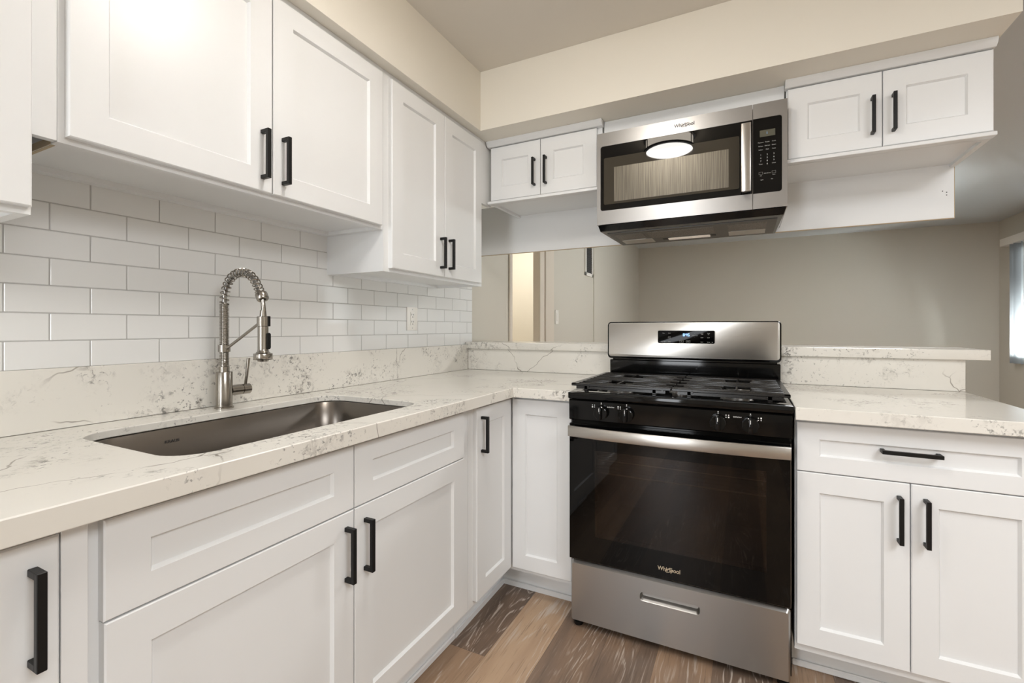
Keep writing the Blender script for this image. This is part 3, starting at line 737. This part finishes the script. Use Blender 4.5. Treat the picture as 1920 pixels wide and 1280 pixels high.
bm = bmnew(); prism(bm, rrect(1.205, 1.395, -.070, -.030, .006), XY, 1.5990, 1.6022); obj('lamp_lens', bm, 'lens', bt)
for a in (1.180, 1.397):
    bm = bmnew(); bx(bm, a, a+.023, -.068, -.034, 1.6, 1.602); obj('lens_clip', bm, 'black', bt)

# ================================================================== RANGE
t0 = thing('gas_range', 'freestanding gas range with black top, glass oven door and stainless trim', 'range', (1.303, -.35, 0))
RX0, RX1 = .9235, 1.6815
bm = bmnew(); bx(bm, RX0+.003, RX1-.003, -.66, -.045, .035, .26); bx(bm, RX0+.003, RX1-.003, -.66, -.045, .72, .895)
bx(bm, RX0+.003, RX0+.05, -.66, -.045, .25, .73); bx(bm, RX1-.05, RX1-.003, -.66, -.045, .25, .73); bx(bm, RX0+.003, RX1-.003, -.10, -.045, .25, .73); obj('body', bm, 'glossblk', t0)
RZ1, RZ2 = .5905, .641
# oven cavity and racks
bm = bmnew()
ca = (RX0+.055, RX1-.055, -.64, -.11, .275, .715)
t = bmesh.new(); bx(t, *ca); bmesh.ops.delete(t, geom=[f for f in t.faces if all(v.co.y < -.635 for v in f.verts)], context='FACES_ONLY'); merge(bm, t)
obj('oven_cavity', bm, 'darkin', t0)
for z, rr in ((RZ1, .0030), (RZ2, .0016)):
    bm = bmnew()
    for y in [-.56 + .05*k for k in range(9)]: tube(bm, [(RX0+.06, y, z), (RX1-.06, y, z)], .0018, 6)
    for x in (RX0+.08, 1.3, RX1-.08): tube(bm, [(x, -.60, z-.004), (x, -.14, z-.004)], .0025, 6)
    rk = obj('oven_rack', bm, 'darkin', t0)
    bm = bmnew(); tube(bm, [(RX0+.06, -.612, z), (RX1-.06, -.612, z)], rr, 8); obj('front_rail', bm, 'rack', rk)
# drawer with recessed grip
def front_panel(x0, x1, z0, z1, hx0, hx1, hz0, hz1, yf, yb, edge=.010):
    bm = bmnew(); t = bmesh.new()
    Po = rrect(x0, x1, z0, z1, .008, 5, (.010, .010, .003, .003)); Pi = rrect(x0+edge*.6, x1-edge*.6, z0+.002, z1-edge, .006, 5, (.008, .008, .002, .002))
    Ph = rrect(hx0, hx1, hz0, hz1, .011, 6)
    V = lambda P, y: [t.verts.new((a, y, b)) for a, b in P]
    A, B = V(Po, yf+.010), V(Pi, yf)
    C_ = V(Po, yb); n = len(A)
    for k in range(n):
        t.faces.new((A[k], A[(k+1) % n], B[(k+1) % n], B[k])); t.faces.new((C_[k], C_[(k+1) % n], A[(k+1) % n], A[k]))
    H = V(Ph, yf); m = len(H)
    eB = [t.edges.get((B[k], B[(k+1) % n])) for k in range(n)]; eH = [t.edges.new((H[k], H[(k+1) % m])) for k in range(m)]
    bmesh.ops.triangle_fill(t, use_beauty=True, edges=eB+eH)
    H0 = V(rrect(hx0+.0015, hx1-.0015, hz0+.0015, hz1-.0015, .010, 6), yf+.002)
    H1 = V(rrect(hx0+.006, hx1-.006, hz0+.010, hz1-.002, .007, 6), yf+.020)
    for P_, Q_ in ((H, H0), (H0, H1)):
        for k in range(m): t.faces.new((P_[k], P_[(k+1) % m], Q_[(k+1) % m], Q_[k]))
    t.faces.new(H1)
    merge(bm, t); return bm
bm = front_panel(.9290, 1.6740, .0300, .2610, 1.196, 1.402, .1715, .2035, -.688, -.662)
obj('storage_drawer', bm, 'steelv', t0, ang=30)
# oven door
bm = bmnew()
DX0, DX1, DZ0, DZ1, DY = .9295, 1.6735, .276, .796, -.700
wx0, wx1, wz0, wz1 = 1.030, 1.605, .372, .700
P = [(DX0, DX1, DZ0, wz0), (DX0, DX1, wz1, DZ1), (DX0, wx0, wz0, wz1), (wx1, DX1, wz0, wz1)]
for q in P: bx(bm, q[0], q[1], DY, -.664, q[2], q[3])
bmesh.ops.remove_doubles(bm, verts=bm.verts, dist=1e-5)
od = obj('oven_door', bm, 'glassblk', t0)
bm = bmnew(); bx(bm, wx0, wx1, DY+.0002, DY+.004, wz0, wz1); obj('oven_window', bm, 'dglass', od)
bm = bmnew()
for k in range(2):
    tube(bm, [(DX0-.0002, DY+.001, DZ0), (DX0-.0002, DY+.001, DZ1)][::1], .0006, 6) if k == 0 else tube(bm, [(DX1, DY+.001, DZ0), (DX1, DY+.001, DZ1)], .0008, 6)
tube(bm, [(DX0, DY+.001, DZ0), (DX1, DY+.001, DZ0)], .0008, 6); obj('door_trim', bm, 'steel', od)
# bowed flat handle
bm = bmnew(); t = bmesh.new(); n = 24; rows = []
for k in range(n+1):
    s = k/n; x = .9300 + (1.6735-.9300)*s; bow = .022*math.sin(PI*s)**.8
    yo = -.722 - bow
    z0_, z1_ = .7495, .7895
    rows.append([t.verts.new((x, yo+.010, z0_)), t.verts.new((x, yo+.002, z0_)), t.verts.new((x, yo, z0_+.003)), t.verts.new((x, yo, z1_-.003)), t.verts.new((x, yo+.002, z1_)), t.verts.new((x, yo+.010, z1_))])
for A, B in zip(rows, rows[1:]):
    for k in range(6): t.faces.new((A[k], A[(k+1) % 6], B[(k+1) % 6], B[k]))
t.faces.new(rows[0]); t.faces.new(rows[-1][::-1]); merge(bm, t)
for x in (.9310, 1.6535): bx(bm, x, x+.019, -.715, DY+.0005, .752, .787)
obj('handle', bm, 'steel', od)
bm = bmnew(); text_into(bm, 'Whirlpool', (1.301, DY-.0004, .3115), .0205, EX, EZ, -EY, .0003, bold=.0002, squash=.9); swoosh(bm, 1.302, DY-.0006, .3105, .0135, .0058, .0009, .5)
obj('logo', bm, 'gold', od)
# control strip with knobs
bm = bmnew(); prism(bm, [(-.655, .805), (-.694, .809), (-.698, .813), (-.700, .884), (-.696, .888), (-.655, .889)], lambda a, b, d: Vector((d, a, b)), RX0+.004, RX1-.003); cpn = obj('control_strip', bm, 'glossblk', t0)
for x in (1.0560, 1.1515, 1.4610, 1.5590):
    bm = bmnew()
    lathe(bm, [(0, .020), (.023, .020), (.0255, .018), (.0265, .004), (.024, 0)], (x, -.7003, .8455), (0, -1, 0), 40)
    prism(bm, rrect(x-.0065, x+.0065, .8205, .8705, .006), XZ, -.718, -.733, .0015)
    kb = obj('knob', bm, 'glossblk', cpn)
    bm = bmnew(); bx(bm, x-.0008, x+.0008, -.7336, -.7330, .854, .866); obj('pointer', bm, 'wmark', kb)
for x in (1.0560, 1.1515, 1.4610, 1.5590):
    bm = bmnew(); bx(bm, x-.0016, x+.0016, -.7012, -.6990, .8795, .8827)
    text_into(bm, 'OFF', (x, -.7006, .8765-.0008), .003, EX, EZ, -EY, .0002); obj('off_mark', bm, 'wmark', cpn)
def burner_icon(x, z, k):
    bm = bmnew()
    for i in range(2):
        for j in range(2):
            r = .0022 if (i*2+j) == k else .0014
            bx(bm, x-.004+.008*i-r, x-.004+.008*i+r, -.7008, -.6990, z-.0035+.007*j-r, z-.0035+.007*j+r)
    obj('burner_icon', bm, 'wmark', cpn)
burner_icon(1.0255, .8685, 0); burner_icon(1.124, .8685, 1); burner_icon(1.4895, .8685, 2); burner_icon(1.586, .8665, 3)
for x, q in ((1.0915, .78), (1.5200, .74)):
    bm = bmnew(); text_into(bm, 'SpeedHeat Burner', (x, -.7006, .8685), .0058, EX, EZ, -EY, .0002, squash=q*.8); obj('burner_lettering', bm, 'wmark', cpn)
# cooktop
bm = bmnew()
bx(bm, RX0, RX1, -.704, -.640, .8915, .9165, .004, 2)
bx(bm, RX0, RX0+.035, -.642, -.085, .895, .9165, .003); bx(bm, RX1-.035, RX1, -.642, -.085, .895, .9165, .003); bx(bm, RX0, RX1, -.125, -.085, .895, .9165, .003)
bx(bm, RX0+.01, RX1-.01, -.65, -.10, .890, .9015)
obj('cooktop', bm, 'glossblk', t0)
BUR = [(1.085, -.535, .040), (1.085, -.245, .034), (1.515, -.535, .044), (1.515, -.245, .036), (1.300, -.39, .032)]
for x, y, r in BUR:
    bm = bmnew(); lathe(bm, [(r+.012, 0), (r+.010, .006), (r+.004, .008), (r, .008), (r, .018), (r-.004, .019), (0, .019)], (x, y, .9010), EZ, 36); bb = obj('burner', bm, 'steelv', t0)
    bm = bmnew(); lathe(bm, [(0, .0195), (r+.001, .0195), (r+.003, .021), (r+.002, .0255), (r-.006, .0275), (0, .028)], (x, y, .9010), EZ, 36); obj('burner_cap', bm, 'iron', bb)
def grate(x0, x1, side):
    GZ = .9440; bm = bmnew(); y0, y1 = -.640, -.140
    ox = x0 if side < 0 else x1
    # sloping flange on the outer side, thin front and rear rails
    bx(bm, x0, x1, y0, y0+.011, GZ-.011, GZ, .002); bx(bm, x0, x1, y1-.011, y1, GZ-.011, GZ, .002)
    a, b_ = (x0, x0+.020) if side < 0 else (x1-.020, x1)
    bx(bm, a, b_, y0, y1, GZ-.007, GZ, .002)
    n = 10; bc = [(q[0], q[1]) for q in BUR if x0 < q[0] < x1 and abs(q[0]-1.3) > .05]
    for k in range(1, n):
        y = y0 + (y1-y0)*k/n
        i0 = x0+.010 if side < 0 else x0 + (0 if k % 2 else .030)
        i1 = x1-.010 if side > 0 else x1 - (0 if k % 2 else .030)
        cut = [q for q in bc if abs(q[1]-y) < .052 ]
        segs = [(i0, i1)]
        if cut:
            c = cut[0][0]; h = .052 if abs(cut[0][1]-y) < .03 else .045
            segs = [(i0, c-h), (c+h, i1)]
        for s0, s1 in segs: bx(bm, s0, s1, y-.0042, y+.0042, GZ-.014, GZ, .0030, 2)
    for cx_, cy_ in bc:
        bx(bm, cx_-.0035, cx_+.0035, cy_-.060, cy_+.060, GZ-.012, GZ-.001, .0015)
        for s in (-1, 1): bx(bm, cx_+s*.0535-.003, cx_+s*.0535+.003, cy_-.055, cy_+.055, GZ-.016, GZ-.006)
    for xx in (x0+.07, x1-.03):
        bx(bm, xx-.004, xx+.004, y0, y1, GZ-.016, GZ-.008)
    for xx in (x0+.06, x1-.06):
        for yy in (y0+.010, y1-.020):
            bx(bm, xx-.008, xx+.008, yy-.006, yy+.006, .9010, GZ-.005, .002)
    bx(bm, x0+.02, x1-.02, y0+.004, y0+.010, GZ-.022, GZ-.008)
    return obj('grate', bm, 'iron', t0)
grate(.9145, 1.2985, -1); grate(1.3015, 1.6785, 1)
# backguard
bm = bmnew()
bx(bm, RX0-.002, RX1+.002, -.088, -.0415, .9, 1.005, .003); prism(bm, rrect(.9125, 1.6860, 1.012, 1.1945, .016), XZ, -.098, -.0410, .003)
bx(bm, RX0+.01, RX1-.01, -.075, -.0415, 1.0, 1.02); bg = obj('backguard', bm, 'glossblk', t0)
bm = bmnew(); prism(bm, rrect(.9185, 1.6800, 1.0225, 1.1895, .013), XZ, -.0985, -.1010, .0008); obj('backguard_fascia', bm, 'steel', bg)
bm = bmnew(); prism(bm, rrect(1.1625, 1.4175, 1.0910, 1.1515, .006), XZ, -.1012, -.1022, .0003); ds = obj('display', bm, 'dispglass', bg)
bm = bmnew(); O = rrect(1.1610, 1.4190, 1.0895, 1.1530, .0072); tube(bm, [(a, -.1014, b) for a, b in O] + [(O[0][0], -.1014, O[0][1])], .0008, 6); obj('display_trim', bm, 'steel', bg)
# seven-segment clock 8:45
bm = bmnew(); SEG = {'8': 'abcdefg', '4': 'bcfg', '5': 'acdfg'}
def seg(ch, x, z, w, h, th=.0011, y0=-.1024, y1=-.1021):
    for c in SEG[ch]:
        q = dict(a=(x, x+w, z+h-th, z+h), g=(x, x+w, z+h/2-th/2, z+h/2+th/2), d=(x, x+w, z, z+th), f=(x, x+th, z+h/2, z+h), b=(x+w-th, x+w, z+h/2, z+h), e=(x, x+th, z, z+h/2), c=(x+w-th, x+w, z, z+h/2))[c]
        bx(bm, q[0], q[1], y0, y1, q[2], q[3])
seg('8', 1.2785, 1.1255, .0068, .0118); seg('4', 1.2905, 1.1255, .0062, .0118); seg('5', 1.3000, 1.1255, .0066, .0118)
bx(bm, 1.2872, 1.2882, -.1024, -.1021, 1.128, 1.1292); bx(bm, 1.2872, 1.2882, -.1024, -.1021, 1.1335, 1.1347)
obj('clock_digits', bm, 'led', ds)
bm = bmnew()
def rt(s, x, z, sz=.0052): text_into(bm, s, (x, -.1024, z), sz, EX, EZ, -EY, .0001)
rt('Bake', 1.189, 1.139); rt('Broil', 1.216, 1.139); rt('Keep', 1.216, 1.122); rt('Warm', 1.216, 1.1165); rt('Frozen Bake', 1.188, 1.098, .0042); rt('Delay', 1.216, 1.098, .0045)
rt('+', 1.331, 1.138); rt('Temp / Time', 1.331, 1.1285, .0048); rt('-', 1.331, 1.119)
rt('Cook', 1.362, 1.1395); rt('Time', 1.362, 1.1345); rt('Timer', 1.391, 1.1385); rt('Set', 1.391, 1.1335); rt('Clean', 1.362, 1.119); rt('Lock', 1.391, 1.119); rt('Clock', 1.362, 1.098, .0045); rt('Settings', 1.391, 1.098, .0042); rt('Light', 1.407, 1.098, .0035)
for a in (1.271, 1.301):
    bf = bmnew()
    for q in ((a-.009, a+.009, 1.1055, 1.106), (a-.009, a+.009, 1.0945, 1.095), (a-.009, a-.0085, 1.0945, 1.106), (a+.0085, a+.009, 1.0945, 1.106)): bx(bf, q[0], q[1], -.1024, -.1021, q[2], q[3])
    obj('button_frame', bf, 'mark', ds)
rt('START', a, 1.1, .0042); rt('OFF', 1.271, 1.1, .0042)
obj('display_print', bm, 'mark', ds)
for x, y in ((.950, -.655), (1.655, -.655), (.955, -.10), (1.650, -.10)):
    bm = bmnew(); lathe(bm, [(0, 0.0005), (.016, .0005), (.018, .004), (.018, .016), (.014, .018), (.010, .019), (.010, .036)], (x, y, 0), EZ, 20); obj('levelling_foot', bm, 'black', t0)

# ================================================================== CEILING LAMP (seen mirrored in the microwave glass)
LX, LY = 1.088, -1.475
t0 = thing('ceiling_lamp', 'round flush ceiling lamp with two dark bronze bands, lit', 'lamp', (LX, LY, 2.33))
bm = bmnew(); lathe(bm, [(0, 0), (.10, 0), (.10, -.018), (0, -.018)], (LX, LY, CEIL-.0005), EZ, 40); obj('ceiling_plate', bm, 'bronze', t0)
bm = bmnew(); lathe(bm, [(.150, .012), (.150, .085)], (LX, LY, 2.34), EZ, 56); obj('side_glass', bm, 'rim', t0)
bm = bmnew(); lathe(bm, [(0, -.022), (.06, -.019), (.11, -.011), (.148, .002), (.150, .012), (0, .012)], (LX, LY, 2.345), EZ, 56); obj('diffuser', bm, 'diff', t0)
for z in (2.340, 2.418):
    bm = bmnew(); lathe(bm, [(.149, 0), (.166, 0), (.166, .012), (.149, .012), (.149, 0)], (LX, LY, z), EZ, 56); obj('band', bm, 'bronze', t0)
for k in range(3):
    bm = bmnew(); a = 2*PI*k/3+.4; tube(bm, [(LX+.158*math.cos(a), LY+.158*math.sin(a), 2.345), (LX+.158*math.cos(a), LY+.158*math.sin(a), 2.425)], .003, 8); obj('band_post', bm, 'bronze', t0)

# ================================================================== DINING ROOM FITTINGS
t0 = thing('light_switch', 'small white light switch plate on the far wall beside the doorway', 'switch', (.0, 1.462, 1.19))
bm = bmnew(); bx(bm, .0003, .006, 1.425, 1.499, 1.200, 1.328, .0015); obj('cover_plate', bm, 'plast', t0)
bm = bmnew(); bx(bm, .0058, .010, 1.450, 1.474, 1.228, 1.300, .0015); obj('rocker', bm, 'plast', t0)
t0 = thing('wall_vent', 'tall white-framed dark air vent grille high on the far left wall', 'vent', (0, 2.40, 1.72))
bm = bmnew()
for q in ((2.255, 2.290, 1.73, 2.30), (2.490, 2.525, 1.73, 2.30), (2.255, 2.525, 1.73, 1.765), (2.255, 2.525, 2.265, 2.30)): bx(bm, .0003, .014, q[0], q[1], q[2], q[3], .002)
obj('frame', bm, 'plast', t0)
bm = bmnew(); bx(bm, .0003, .002, 2.29, 2.49, 1.765, 2.265); 
for k in range(24): bx(bm, .002, .009, 2.29, 2.49, 1.772+.0205*k, 1.775+.0205*k)
obj('louvres', bm, 'ventdark', t0)
t0 = thing('vertical_blinds', 'vertical slat blinds hanging from a white valance over the dining window', 'blinds', (WX-.06, 3.55, .77))
bm = bmnew(); bx(bm, WX-.11, WX-.0005, 2.45, 4.643, 2.092, 2.175, .002); obj('valance', bm, 'plast', t0)
k = 0; y = 4.475
while y > 2.5:
    bm = bmnew(); t = bmesh.new(); ang = math.radians(35 + (0 if k > 1 else 38)); w = .044
    c, s = math.cos(ang), math.sin(ang); P_ = []
    for i in range(7):
        a = -w + 2*w*i/6; bow = .006*(1-(a/w)**2)
        P_.append((WX-.056 + a*s + bow*c, y + a*c - bow*s))
    A = [t.verts.new((p[0], p[1], .778)) for p in P_]; B = [t.verts.new((p[0], p[1], 2.10)) for p in P_]
    for i in range(6): t.faces.new((A[i], A[i+1], B[i+1], B[i]))
    bmesh.ops.solidify(t, geom=list(t.faces), thickness=.001); merge(bm, t)
    obj('slat', bm, 'slat', t0); k += 1; y -= .082
